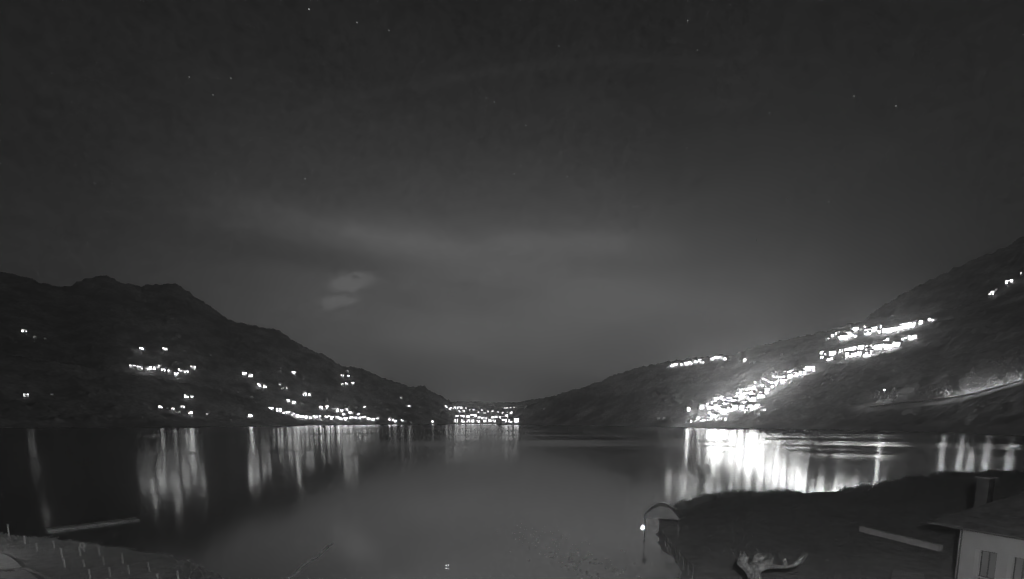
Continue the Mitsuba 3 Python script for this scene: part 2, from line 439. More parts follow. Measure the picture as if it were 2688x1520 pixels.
# headland
cluster('headland_left', [(67, 1037, 10, 'lone big light low on the far left shore'), (137, 1032, 3, 'small dot right of the big far left light')], 'lights low on the far left', 0.05, size=0.85, glow=1.5, pick=0.0)
cluster('headland_left', [(488, 1040, 6, 'left half of the double light above the headland'), (503, 1041, 5, 'right half of the double light above the headland')], 'double light over the headland', 0.6, lamp_r=5)
cluster('headland_left', [(421, 1067, 5), (440, 1069, 3), (452, 1073, 6), (470, 1079, 4), (481, 1066, 6), (499, 1083, 8), (543, 1084, 4)], 'scattered shore lights of the left headland', 0.8, lamp_r=5, size=0.8, leads=2)
cluster('headland_left', [(658, 1090, 9, 'lone pointed light at the tip of the left headland')], 'headland tip light', 1.2)
# town across the lake
cluster('hills_far', [(1170, 1068, 5), (1182, 1072, 5), (1194, 1071, 5), (1203, 1070, 6), (1212, 1071, 6), (1222, 1072, 6), (1233, 1075, 5), (1244, 1075, 5), (1255, 1082, 6), (1264, 1077, 5), (1272, 1084, 6), (1280, 1080, 4), (1292, 1079, 5), (1308, 1081, 6), (1320, 1084, 6),
    (1330, 1083, 5), (1342, 1083, 4), (1207, 1079, 3), (1218, 1079, 3), (1324, 1070, 4), (1332, 1070, 4), (1340, 1070, 4), (1350, 1069, 3), (1380, 1066, 2.5), (1428, 1071, 2)], 'thin upper line of the far town', 0.22, lamp_r=5, dense=True, size=1.35, mass=0)
cluster('hills_far', [(1199, 1094, 7), (1214, 1094, 6), (1229, 1094, 7), (1238, 1092, 8), (1248, 1092, 8), (1258, 1096, 7), (1267, 1098, 9), (1276, 1099, 12), (1284, 1103, 13), (1294, 1096, 9), (1304, 1095, 7), (1313, 1096, 9), (1322, 1098, 9), (1330, 1093, 5), (1324, 1106, 5), (1340, 1108, 4),
    (1357, 1106, 8), (1240, 1100, 5), (1272, 1110, 9), (1286, 1111, 8), (1200, 1113, 4), (1214, 1113, 4), (1228, 1113, 4), (1240, 1113, 4), (1255, 1113, 5), (1296, 1112, 4)], 'bright waterfront of the far town', 0.25, dense=True, size=1.7, mass=0, leads=2)
# right hillside
cluster('hill_right', [(1752, 963, 4), (1762, 960, 7), (1774, 957, 9), (1787, 957, 10), (1800, 956, 9), (1812, 953, 8), (1824, 950, 8), (1836, 946, 9), (1843, 951, 6), (1868, 943, 6), (1880, 940, 8), (1892, 940, 8), (1903, 942, 6), (1914, 943, 3)], 'village on the crest of the right hill', 0.4, dense=True)
cluster('hill_right', [(1942, 946, 3), (1956, 945, 5), (1970, 949, 3), (1980, 949, 2)], 'four dim lights right of the crest village', 0.5, pick=0.0)
cluster('hill_right', [(2051, 929, 2, 'faint dot alone under the crest of the right hill')], 'faint dot', pick=0.0)
cluster('hill_right', [(1862, 1058, 26), (1884, 1070, 30), (1906, 1055, 26), (1900, 1082, 22), (1928, 1048, 24), (1948, 1036, 22), (1928, 1070, 20), (1966, 1028, 20), (1985, 1020, 18), (2002, 1010, 20), (2020, 1003, 18), (2012, 1022, 14), (2040, 995, 15), (2058, 988, 16), (2074, 982, 16), (2090, 976, 15), (2102, 974, 12),
    (1968, 1070, 10), (1985, 1041, 14)], 'dazzling village street on the right hillside', 5.0, houses=8, dense=True, leads=7, glow=25.0, pick=4.0, tall=2.3, mass=5)
cluster('hill_right', [(1845, 1070, 9), (1960, 1079, 6), (1990, 1083, 4), (2003, 1073, 6)], 'lights at the foot of the dazzling street', 0.5)
cluster('hill_right', [(1800, 1107, 4), (1815, 1105, 5), (1826, 1103, 6), (1833, 1098, 7), (1841, 1102, 6), (1850, 1101, 6), (1858, 1099, 5), (1868, 1098, 6), (1880, 1099, 6), (1890, 1097, 6), (1904, 1099, 6)], 'waterfront row under the dazzling street', 0.5, lamp_r=6, size=0.7)
cluster('hill_right', [(1728, 1096, 4, 'left one of two dim dots beside the waterfront row'), (1743, 1095, 3, 'right one of two dim dots beside the waterfront row')], 'two dim shore dots', pick=0.0)
# upper villages
cluster('hill_right', [(2155, 925, 4), (2160, 931, 4), (2157, 937, 3), (2183, 930, 11), (2174, 944, 6), (2210, 921, 6), (2220, 922, 7), (2225, 934, 9), (2238, 920, 9), (2250, 930, 9), (2262, 916, 9), (2276, 925, 10), (2290, 912, 10), (2305, 915, 10), (2318, 908, 10), (2332, 910, 10), (2344, 907, 8), (2300, 900, 6),
    (2318, 898, 6), (2358, 905, 9), (2359, 894, 5), (2381, 889, 7), (2395, 885, 7), (2240, 934, 8), (2262, 931, 8)], 'lower band of the upper right villages', 1.1, houses=2, dense=True, leads=3, glow=12.0, pick=2.5, tall=1.6, mass=1)
cluster('hill_right', [(2170, 888, 2), (2187, 881, 5), (2201, 871, 4), (2200, 884, 4), (2216, 884, 12), (2226, 878, 8), (2238, 884, 4), (2241, 866, 8), (2264, 862, 4), (2280, 868, 7), (2291, 864, 8), (2301, 860, 6), (2276, 875, 6), (2311, 871, 6), (2325, 871, 9), (2336, 870, 10), (2347, 866, 10), (2358, 863, 9),
    (2371, 859, 8), (2383, 857, 9), (2394, 852, 8), (2408, 847, 6), (2420, 845, 5), (2440, 838, 3), (2454, 838, 2.5)], 'upper band of the upper right villages', 0.8, houses=2, dense=True, leads=3, glow=12.0, pick=2.5, tall=1.6, mass=1)
cluster('mountain_right', [(2649, 740, 7, 'upper of the lights high on the right mountain'), (2602, 771, 8, 'lower brighter light high on the right mountain'), (2614, 758, 3, 'dim glow between two lights on the right mountain'), (2685, 716, 4, 'light at the right edge high on the mountain')], 'lights high on the right mountain', 0.7, pick=0.0)

# shore road on the right: its own lamps, one of them a dazzling star, and trees they light
ROAD = []
for x, y in ((2290, 1064), (2318, 1061), (2362, 1055), (2400, 1051), (2440, 1047), (2480, 1042), (2520, 1036), (2560, 1029), (2600, 1018), (2640, 1007), (2688, 993), (2740, 978)):
    p, D = HILLS['hill_right'].hit(x, y)
    ROAD.append(p)
    SITES['hill_right'].append(p)
for x, y in ((2482, 1040), (2528, 1032), (2562, 1028), (2598, 1018), (2630, 1008), (2664, 998), (2700, 990), (2418, 1047), (2345, 1052), (2300, 1054)):
    SITES['hill_right'].append(HILLS['hill_right'].hit(x, y)[0])
raise_buildings()
for name, ms in FILL.items():
    add(f'distant_houses__{name}', cat(*ms), {'wall': 'm_far_wall', 'roof': 'm_roof'}.get(name, 'm_bulb'), light={'window': 4.0, 'bright_window': 22.0}.get(name))
tag('distant_houses', 'mass of small distant lit houses filling the far town and the right hillside villages', kind='stuff')
for (grp, what, where), ks in ORDERED.items():
    for n, (_, k) in enumerate(sorted(ks), 1):
        labels[k]['label'] = f'{what} {nth(n)} from the left in the {where}' if len(ks) > 1 else f'{what} of the {where}'

HILL_SAYS = {'mountain_left': 'steep dark wooded mountain falling to the lake on the left', 'headland_left': 'low dark wooded headland on the left shore', 'hills_far': 'low hazy hills closing the valley across the lake',
             'hill_right': 'long dark wooded hill with villages on the right shore', 'mountain_right': 'high dark mountain at the right edge'}
HAZE_TOP = 40.0
for name, h in HILLS.items():
    hm_ = h.build(SITES[name])
    HAZE_TOP = max(HAZE_TOP, float(hm_[0][:, 2].max()) + 15)
    print(name, hm_[0].min(0), hm_[0].max(0))
    add(name, hm_, 'm_forest', True)
    tag(name, HILL_SAYS[name], kind='structure')

# ---------------------------------------------------------------- the lake
scene['lake'] = {'type': 'rectangle', 'to_world': T().translate([0, 3600, 0]).scale([7300, 3800, 1]), 'bsdf': {'type': 'ref', 'id': 'm_water'}}
tag('lake', 'dark calm lake with long pale light streaks', kind='structure')

# ---------------------------------------------------------------- trees on the shore road
def leaf_crown(h, w, n, seed):
    g = np.random.default_rng(seed)
    cl = []
    for i in range(26):
        z = g.uniform(0.18, 1.0)
        rad = w * (0.5 * math.sin(math.pi * min(1, 0.12 + 0.88 * z) ** 0.8) + 0.12)
        a = g.uniform(0, 2 * math.pi)
        q = g.uniform(0.2, 1) ** 0.5 * rad
        cl.append((q * math.cos(a), q * math.sin(a), z * h, g.uniform(0.5, 1.0) * w * 0.27))
    cl = np.array(cl)
    i = g.integers(0, len(cl), n)
    d = g.normal(size=(n, 3))
    d /= np.linalg.norm(d, axis=1, keepdims=True)
    c = cl[i, :3] + d * cl[i, 3:] * g.uniform(0.3, 1, (n, 1)) ** 0.5
    u = g.normal(size=(n, 3))
    u /= np.linalg.norm(u, axis=1, keepdims=True)
    v = np.cross(u, g.normal(size=(n, 3)))
    v /= np.linalg.norm(v, axis=1, keepdims=True)
    s = g.uniform(0.16, 0.38, (n, 1)) * h / 18
    V = np.concatenate([c - u * s, c + v * s * 0.6, c + u * s, c - v * s * 0.6], 1).reshape(-1, 3)
    q = np.arange(n)[:, None] * 4
    return V, np.concatenate([q, q + 1, q + 2, q + 3], 1)


def trunk(h, seed):
    g = np.random.default_rng(seed)
    ms = [bar((0, 0, -2), (0.1, 0, h * 0.55), 0.38, 8, 0.2), bar((0.1, 0, h * 0.5), (-0.2, 0.1, h * 0.92), 0.2, 6, 0.05)]
    for i in range(7):
        a, z = g.uniform(0, 6.28), h * g.uniform(0.25, 0.7)
        ms.append(bar((0, 0, z), (h * 0.16 * math.cos(a), h * 0.16 * math.sin(a), z + h * 0.16), 0.12, 5, 0.03))
    return cat(*ms)


TREES = [(mikit.ply(leaf_crown(18, w, 3600, 50 + i)), mikit.ply(trunk(18, 80 + i))) for i, w in enumerate((6.5, 8.5, 7.5))]


def tree(p, h, kind, label, group):
    k = key('shore_tree')
    tag(k, label, 'tree', group)
    M = place(p, random.uniform(0, 6.28), h / 18)
    part(k, 'crown', TREES[kind][0], 'm_leaf', to_world=M)
    part(k, 'trunk', TREES[kind][1], 'm_bark', to_world=M)
    return k


def on_hill(x, y, hill='hill_right'):
    p, D = HILLS[hill].hit(x, y)
    return p


TREE_SPOTS = [(2300, 1054, 70, 'dim tree above the dazzling star lamp'), (2345, 1052, 34, None), (2418, 1047, 52, 'dim narrow tree left of the tall lit tree'), (2440, 1046, 40, None), (2462, 1042, 58, 'pale tree just left of the tallest lit tree'), (2482, 1040, 66, 'tall brightly lit tree standing alone on the shore road'),
              (2528, 1032, 50, None), (2545, 1030, 62, None), (2562, 1028, 82, None), (2580, 1024, 66, None), (2598, 1018, 88, None), (2614, 1012, 78, None), (2630, 1008, 92, None), (2648, 1003, 74, None), (2664, 998, 96, None), (2680, 994, 110, None), (2700, 990, 120, None)]
TREE_FEET = []
for i, (x, y, hp, lab) in enumerate(TREE_SPOTS):
    p = on_hill(x, y)
    D = math.hypot(p[0], p[1])
    p = p * (1 + 4.0 / D)
    p[2] = HILLS['hill_right'].base(np.array([math.atan2(p[0], p[1])]), np.array([math.hypot(p[0], p[1])]))[0][0]
    TREE_FEET.append(p)
    tree(p, min(hp * D / FPX * 1.05, random.uniform(25, 31)), i % 3, lab or (f'pale lit tree {nth(i - 5)} from the left in the lit row on the shore road' if x > 2500 else f'low dim tree {"beside the dazzling star lamp" if x < 2400 else "left of the pale lit trees"} on the shore road'), 'trees along the right shore road')
for n, (x, y) in enumerate([(2552, 1006), (2580, 996), (2606, 986), (2622, 976), (2640, 984), (2658, 972), (2668, 955), (2684, 962), (2700, 950), (2684, 935), (2530, 1014), (2595, 974), (2565, 1010), (2590, 1004), (2615, 996), (2632, 992), (2650, 985), (2672, 978), (2540, 1022), (2695, 972)], 1):
    tree(on_hill(x, y), random.uniform(24, 30), n % 3, f'tree {nth(n)} in the dimmer second row above the lit shore road', 'trees on the slope above the right shore road')
GARDEN = [('dazzling village street on the right hillside', [(1846, 1085), (1892, 1092), (1922, 1056), (1958, 1066), (1980, 1057), (2010, 1016), (2034, 1004), (2066, 992), (2096, 982), (1960, 1085), (1995, 1075)]),
          ('lower band of the upper right villages', [(2195, 930), (2214, 934), (2234, 930), (2256, 928), (2270, 932), (2284, 920), (2298, 922), (2325, 915), (2340, 914), (2366, 900)]),
          ('upper band of the upper right villages', [(2208, 890), (2232, 876), (2252, 872), (2286, 872), (2306, 868), (2330, 880), (2352, 872), (2366, 868), (2390, 862)]),
          ('crowded lakeside village on the left shore', [(722, 1082), (742, 1090), (770, 1096), (800, 1102), (834, 1102), (850, 1098), (868, 1104), (890, 1090), (916, 1104), (938, 1096), (960, 1104), (984, 1106)])]
for where, spots in GARDEN:
    for n, (x, y) in enumerate(sorted(spots), 1):
        best = None
        for name, h in HILLS.items():
            p, D = h.hit(x, y + 3)
            if h.sure and (best is None or D < best[1]):
                best = (p, D)
        if best is None:
            continue
        k = key('garden_tree')
        tag(k, f'dark tree {nth(n)} from the left in the {where}', 'tree', f'trees in the {where}')
        M = place(best[0] - [0, 0, 0.5], random.uniform(0, 6.28), random.uniform(0.45, 0.8) * (1.25 if best[1] > 2000 else 1))
        part(k, 'crown', TREES[n % 3][0], 'm_leaf', to_world=M)
        part(k, 'trunk', TREES[n % 3][1], 'm_bark', to_world=M)
FEET = np.array([place_of for place_of in TREE_FEET])
ROAD_LAMPS = [(2318, 1061, 11, 1900, 'dazzling star-like lamp at the left end of the right shore road'), (2362, 1055, 3, 25, 'small lamp right of the dazzling star lamp'), (2490, 1043, 4, 1500, 'lamp under the tall lit tree on the right shore road'), (2508, 1040, 3, 40, 'small lamp right of the tall lit tree on the shore road'),
              (2540, 1035, 3, 1400, 'lamp at the left end of the lit tree row'), (2574, 1029, 6, 30, 'bright flat lamp below the lit tree row'), (2612, 1017, 3, 1600, 'lamp in the middle of the lit tree row'), (2645, 1007, 3, 600, 'lamp right of the middle of the lit tree row'), (2676, 998, 7, 2200, 'strong lamp near the right edge of the photo')]
for x, y, r, power, lab in ROAD_LAMPS:
    az = sight(x, y)[0]
    p = FEET[np.argmin(np.abs(np.arctan2(FEET[:, 0], FEET[:, 1]) - az))]
    D = math.hypot(p[0], p[1]) - 8.0
    q = np.array([D * math.sin(az), D * math.cos(az), 0.0])
    q[2] = HILLS['hill_right'].base(np.array([az]), np.array([D]))[0][0] + 0.2
    street_lamp(q, -math.atan2(p[0], p[1]), power, lab, 'lamps of the right shore road', 0.5 if r < 8 else 3.0, 4.0 if power > 640 else 0.0)
for n, (x, y) in enumerate(((2572, 1006), (2622, 988), (2664, 972)), 1):  # unseen lamps placed to light the crowns of the second tree row
    p = on_hill(x, y + 4)
    q = p * (1 - 6.0 / math.hypot(p[0], p[1]))
    q[2] = HILLS['hill_right'].base(np.array([math.atan2(q[0], q[1])]), np.array([math.hypot(q[0], q[1])]))[0][0] + 0.2
    street_lamp(q, -math.atan2(p[0], p[1]), 1700, f'{nth(n)} unseen lamp lighting the second row of trees above the shore road', 'lamps among the trees', 0.8, 4.0)
rp = np.array(ROAD)
rd = np.gradient(rp[:, :2], axis=0)
nrm = np.stack([-rd[:, 1], rd[:, 0]], -1) / np.linalg.norm(rd, axis=1, keepdims=True)
inn, outn = np.c_[rp[:, :2] + nrm * 3, rp[:, 2] + 1.2], np.c_[rp[:, :2] - nrm * 3, rp[:, 2] + 1.2]
V = np.concatenate([inn, outn, outn - [0, 0, 3]])
n_ = len(rp)
F = [[i, i + 1, n_ + i + 1, n_ + i] for i in range(n_ - 1)] + [[n_ + i, n_ + i + 1, 2 * n_ + i + 1, 2 * n_ + i] for i in range(n_ - 1)]
add('road', (V, np.array(F)), 'm_paving')
tag('road', 'lamplit shore road climbing along the right shore', kind='structure')

# ---------------------------------------------------------------- near shore: beach, grass and paving
Z0 = 0.8
LAND_PX = [(-500, 1385), (-150, 1392), (0, 1398), (150, 1412), (300, 1430), (430, 1452), (540, 1482), (640, 1530), (760, 1640)]
LAND_R = [(1880, 1640), (1812, 1525), (1772, 1470), (1735, 1428), (1722, 1398), (1740, 1350), (1800, 1330), (1880, 1304), (2000, 1297), (2130, 1293), (2250, 1286), (2350, 1272), (2420, 1255), (2500, 1246), (2700, 1240), (2950, 1238), (3300, 1250)]
sh = [at_z(x, y, 0.25)[:2] for x, y in LAND_PX] + [at_z(x, y, 0.25)[:2] for x, y in LAND_R]
land = Polygon([(-140, -20)] + [tuple(p) for p in sh] + [(240, 60), (240, -20)]).buffer(0)
gx, gy = np.meshgrid(np.arange(-110, 190.1, 0.9), np.arange(-8, 170.1, 0.9), indexing='ij')
pt = spoints(gx.ravel(), gy.ravel())
sd = sdist(pt, land.exterior) * np.where(contains_xy(land, gx.ravel(), gy.ravel()), 1, -1)
sd = sd.reshape(gx.shape) + 2.2 * (nfbm(np.stack([gx / 4, gy / 4, 0 * gx], -1), 3, 2) - 0.5)
gz = -0.35 + (Z0 + 0.35) / (1 + np.exp(-(sd - 1.2) * 0.7)) + 0.08 * (nfbm(np.stack([gx / 1.5, gy / 1.5, 0 * gx], -1), 3, 8) - 0.5)
nx, ny = gx.shape
i, j = np.meshgrid(np.arange(nx - 1), np.arange(ny - 1), indexing='ij')
q = (i * ny + j).ravel()
F = np.stack([q, q + ny, q + ny + 1, q + 1], -1)
keep = (gz.ravel()[F].max(1) > -0.3)
add('beach', trimesh.Trimesh(np.stack([gx, gy, gz], -1).reshape(-1, 3), np.vstack([F[keep][:, [0, 1, 2]], F[keep][:, [0, 2, 3]]])), 'm_grass', True)
tag('beach', 'dim grassy beach along the near shore', kind='structure')


g = np.random.default_rng(21)
M_ = 330000
gxr, gyr = g.uniform(-70, 175, M_), 28 + 122 * g.uniform(0, 1, M_) ** 1.35
fi, fj = (gxr + 110) / 0.9, (gyr + 8) / 0.9
gzr = gz[np.clip(fi.astype(int), 0, nx - 1), np.clip(fj.astype(int), 0, ny - 1)]
clump = nfbm(np.stack([gxr / 5, gyr / 5, 0 * gxr], -1), 3, 31)
ok = (gzr > 0.12) & (np.abs(gxr / gyr) < 1.35)
q0 = Polygon([tuple(at_z(*q_, 0.9)[:2]) for q_ in ((-400, 1445), (0, 1449), (66, 1484), (120, 1505), (190, 1570), (-400, 1580))])
q1 = LineString([tuple(at_z(2468, 1446, 1.0)[:2]), tuple(at_z(2262, 1394, 1.0)[:2])]).buffer(1.7)
ok &= ~contains_xy(q0.buffer(0.3), gxr, gyr) & ~contains_xy(q1, gxr, gyr)
gxr, gyr, gzr, clump = gxr[ok], gyr[ok], gzr[ok], clump[ok]
m_ = len(gxr)
far_ = np.clip(gyr / 55, 0.7, 2.2)
hh = (0.05 + 0.10 * clump) * g.uniform(0.6, 1.3, m_) * far_
yaw_ = g.normal(0, 0.7, m_) - np.arctan2(gxr, gyr)
rt = np.stack([np.cos(yaw_), np.sin(yaw_), 0 * yaw_], -1) * (g.uniform(0.03, 0.07, m_) * far_)[:, None]
bs = np.stack([gxr, gyr, gzr - 0.03], -1)
tips = bs + np.stack([g.normal(0, 0.04, m_), g.normal(0, 0.04, m_), hh + 0.03], -1)
V = np.stack([bs - rt, bs + rt, tips], 1).reshape(-1, 3)
add('grass', (V, np.arange(3 * m_).reshape(-1, 3)), 'm_grass')
tag('grass', 'rough winter grass on the near shore', kind='stuff')


g = np.random.default_rng(33)
edge = LineString([tuple(at_z(x, y, 0.2)[:2]) for x, y in LAND_R[5:15]])
V = []
for _ in range(9000):
    q_ = np.array(edge.interpolate(g.uniform(0, edge.length)).coords[0]) + g.normal(0, 0.9, 2)
    if nnoise(np.array([q_[0] / 7, q_[1] / 7, 0.0]), 5) < 0.36:
        continue
    a_ = -math.atan2(q_[0], q_[1]) + g.normal(0, 0.5)
    r_ = np.array([math.cos(a_), math.sin(a_), 0]) * g.uniform(0.03, 0.07)
    b_, h_ = np.array([*q_, -0.1]), g.uniform(0.5, 1.5) * (0.5 + nnoise(np.array([q_[0] / 3, q_[1] / 3, 1.0]), 5))
    V += [b_ - r_, b_ + r_, b_ + [g.normal(0, 0.15), g.normal(0, 0.15), h_]]
add('reeds', (np.array(V), np.arange(len(V)).reshape(-1, 3)), 'm_grass')
tag('reeds', 'dry reeds fringing the right bank', kind='stuff')


def slab(px, z0, z1):
    poly = Polygon([tuple(at_z(x, y, z1)[:2]) for x, y in px])
    if not poly.exterior.is_ccw:
        poly = Polygon(list(poly.exterior.coords)[::-1])
    m = trimesh.creation.extrude_polygon(poly.buffer(0), z1 - z0, engine='earcut')
    m.apply_translation((0, 0, z0))
    return m


scene['m_pale'] = diffuse(lambda p, n, uv: 0.72 + 0.12 * mikit.fbm(p.x * 2, p.y * 2, 0.0, 3))
add('pavement', slab([(-400, 1447), (-60, 1449), (0, 1452), (22, 1459), (44, 1475), (58, 1489), (28, 1494), (-400, 1500)], 0.3, 0.97), 'm_paving')
tag('pavement', 'pale paved terrace in the bottom left corner', kind='structure')
add('path', slab([(-400, 1508), (30, 1500), (62, 1496), (80, 1504), (100, 1520), (125, 1560), (-400, 1580)], 0.3, 0.95), 'm_paving')
tag('path', 'pale path nearest to the camera in the bottom left corner', kind='structure')
kb = LineString([tuple(at_z(x, y, 1.0)[:2]) for x, y in ((-60, 1500), (0, 1497), (34, 1495), (66, 1490), (90, 1494), (112, 1504), (135, 1516), (165, 1535), (215, 1575))])
d = 0.0
ck = key('kerb')
tag(ck, 'curved pale stone kerb edging the path bottom left', 'kerb')
while d + 1.0 < kb.length:
    a, b = np.array(kb.interpolate(d + 0.02).coords[0]), np.array(kb.interpolate(d + 0.98).coords[0])
    m = trimesh.creation.box((np.linalg.norm(b - a), 0.34, 0.5))
    m.apply_transform(trimesh.transformations.rotation_matrix(math.atan2(b[1] - a[1], b[0] - a[0]), (0, 0, 1)))
    m.apply_translation((*((a + b) / 2), 0.83 + random.uniform(-0.01, 0.01)))
    part(ck, 'stone', m, 'm_stone')
    d += 1.0

# short stake posts on the left beach
POSTS = [(698, 720, 703, 790), (722, 835, 738, 900), (897, 700, 908, 768), (942, 840, 958, 897), (1012, 955, 1022, 1030), (1115, 690, 1125, 750), (1166, 808, 1178, 872), (1236, 935, 1246, 1010), (1380, 770, 1388, 848), (1445, 905, 1463, 978),
         (1668, 868, 1688, 942), (1775, 995, 1785, 1060), (2003, 962, 2014, 1035), (97, 450, 99, 512), (282, 575, 284, 630), (607, 622, 611, 668), (418, 660, 424, 720)]
for i, (x0, y0, x1, y1) in enumerate(sorted(POSTS)):
    b = at_z(x1 / 4.29, 1280 + y1 / 4.29, Z0 - 0.05)
    hgt = (y1 - y0) / 4.29 / FPX * np.linalg.norm(b - EYE) * 1.05
    lean = (x0 - x1) / 4.29 / FPX * np.linalg.norm(b - EYE)
    k = key('stake_post')
    tag(k, f'short pale stake post {nth(i + 1)} from the left on the left beach', 'post', 'stake posts on the left beach')
    w = 0.068
    part(k, 'stake', bar(b - [0, 0, 0.3], b + [lean * 0.6, 0, hgt], w, 8), 'm_white')
    part(k, 'cap', bar(b + [lean * 0.6, 0, hgt], b + [lean * 0.6, 0, hgt + 0.06], w * 1.35, 8), 'm_white')

# a lifebuoy on its post among the stakes
b = at_z(221, 1447, Z0)
k = key('lifebuoy_stand')
tag(k, 'small pale ring on a post behind the stake posts', 'lifebuoy')
part(k, 'post', bar(b - [0, 0, 0.3], b + [0, 0, 0.95], 0.05), 'm_white')
tor = trimesh.creation.torus(0.27, 0.07, major_sections=24, minor_sections=8)
tor.apply_transform(trimesh.transformations.rotation_matrix(math.pi / 2, (1, 0, 0)))
tor.apply_translation(b + [0, -0.12, 0.68])
part(k, 'ring', tor, 'm_white', True)

# ---------------------------------------------------------------- piers
def pier(name, a, b, width, label, z=0.55, plank=0.5, posts=4, mat='m_wood'):
    a, b = np.array([*a[:2], 0]), np.array([*b[:2], 0])
    L = np.linalg.norm(b - a)
    yaw = math.atan2(b[1] - a[1], b[0] - a[0])
    k = key(name)
    tag(k, label, 'boardwalk' if name == 'boardwalk' else 'pier')
    M = place(a, yaw)
    n = int(L / plank)
    pl = mikit.ply(box(0.015, plank - 0.015, -width / 2, width / 2, z - 0.06, z))
    for i in range(n):
        part(k, 'plank', pl, mat, to_world=place(a + (b - a) / L * (i * plank) + [0, 0, random.uniform(-0.012, 0.012)], yaw))
    for s in (-1, 1):
        part(k, 'beam', box(0, L, s * width * 0.42 - 0.08, s * width * 0.42 + 0.08, z - 0.3, z - 0.075), 'm_wood', to_world=M)
    for i in range(posts):
        for s in (-1, 1):
            x = L * (i + 0.5) / posts
            part(k, 'pile', bar((x, s * width * 0.42, -1.5), (x, s * width * 0.42, z - 0.31), 0.11), 'm_wood', to_world=M)
    return k


pier('left_pier', at_z(124, 1389, 0.3), at_z(362, 1359, 0.3), 1.7, 'long thin pale pier lying in the dark water on the left', posts=5, z=0.3)
wa, wb = at_z(2470, 1449, 0.75), at_z(2258, 1396, 0.75)
k = key('low_wall')
tag(k, 'long low pale block wall on the dark lawn left of the house', 'wall')
wl_, wy = np.linalg.norm((wb - wa)[:2]), math.atan2(wb[1] - wa[1], wb[0] - wa[0])
nb = int(wl_ / 1.1)
for i in range(nb):
    p = wa + (wb - wa) * i / nb
    hgt = 1.42 + random.uniform(-0.015, 0.015)
    part(k, 'block', box(0.012, wl_ / nb - 0.012, -0.2, 0.2, 0.3, hgt), 'm_pale', to_world=place((p[0], p[1], 0), wy))
for i in range(nb // 2):
    p = wa + (wb - wa) * i / (nb // 2)
    part(k, 'coping', box(0.01, wl_ / (nb // 2) - 0.01, -0.27, 0.27, 1.44, 1.52), 'm_pale', to_world=place((p[0], p[1], 0), wy))
taken_ok = True
# floating boom: a thin line lying on the water
a, b = at_z(742, 1528, 0.05), at_z(872, 1428, 0.05)
k = key('floating_boom')
tag(k, 'thin pale float line crossing the water left of the centre', 'float line')
n = 26
fl = mikit.ply(bar((-0.42, 0, 0.04), (0.42, 0, 0.04), 0.085, 8))
for i in range(n):
    t = (i + 0.5) / n
    p = a + (b - a) * t + np.array([0.15 * math.sin(i * 0.5), 0, 0])
    yaw = math.atan2(b[1] - a[1], b[0] - a[0])
    part(k, 'float', fl, 'm_white', to_world=place((p[0], p[1], 0), yaw))
part(k, 'rope', bar((a[0], a[1], 0.03), (b[0], b[1], 0.03), 0.018, 6), 'm_white')

# ---------------------------------------------------------------- bathing tower with a curved canopy, its jetty and lamps
g0 = at_z(1735, 1404, 0.5)
gd = math.hypot(g0[0], g0[1])
gy_ = -math.atan2(g0[0], g0[1])
pxm = gd / FPX * 1.02
k = key('beach_shelter')
tag(k, 'small shelter with a curved pale canopy on thin legs at the water edge', 'shelter')
Mg = place((g0[0], g0[1], 0), gy_)
Wd, Ht, Rise = 84 * pxm, 76 * pxm, 30 * pxm
xs = np.linspace(-1, 1, 25)
prof = [(x * Wd / 2, Rise * (1 - abs(x) ** 1.9)) for x in xs]
outer = Polygon(prof + [(x, z - 0.05 * Wd * 0.22) for x, z in prof[::-1]]).buffer(0)
shell = trimesh.creation.extrude_polygon(Polygon(prof + [(0.0, Rise - 0.09)] if False else [(x, z) for x, z in prof] + [(x * 0.985, z - 0.045) for x, z in prof[::-1]]).buffer(0), 2.6, engine='earcut')
shell.apply_transform(np.array([[1, 0, 0, 0], [0, 0, 1, -1.3], [0, 1, 0, Ht - Rise * 0.98 + 0.5], [0, 0, 0, 1.0]]))
part(k, 'canopy', shell, 'm_canvas', 35, to_world=Mg)
zt = Ht - Rise * 0.98 + 0.5
end = trimesh.creation.extrude_polygon(Polygon([(x * 1.003, z * 1.004) for x, z in prof]).buffer(0), 0.05, engine='earcut')
end.apply_transform(np.array([[1, 0, 0, 0], [0, 0, 1, -1.36], [0, 1, 0, zt], [0, 0, 0, 1.0]]))
part(k, 'canopy_end', end, 'm_canvas', to_world=Mg)
part(k, 'edge_rail', bar((-Wd / 2, -1.40, zt), (Wd / 2, -1.40, zt), 0.035), 'm_white', to_world=Mg)
for sx in (-1, 1):
    for sy in (-1, 1):
        part(k, 'leg', bar((sx * Wd * 0.47, sy * 1.15, -1), (sx * Wd * 0.47, sy * 1.15, zt + 0.1), 0.03), 'm_wood', to_world=Mg)
sk = trimesh.creation.extrude_polygon(Polygon([(x * Wd / 2, Rise * (1 - abs(x) ** 1.9) + 0.02) for x in np.linspace(0.28, 0.78, 10)] + [(x * Wd / 2, Rise * (1 - abs(x) ** 1.9) + 0.10) for x in np.linspace(0.78, 0.28, 10)]), 0.5, engine='earcut')
sk.apply_transform(np.array([[1, 0, 0, 0], [0, 0, 1, -1.37], [0, 1, 0, zt], [0, 0, 0, 1.0]]))
part(k, 'bright_strip', sk, 'm_white', 35, to_world=Mg)
labels[f'{k}__bright_strip'] = {'label': 'bright strip along the right side of the canopy'}


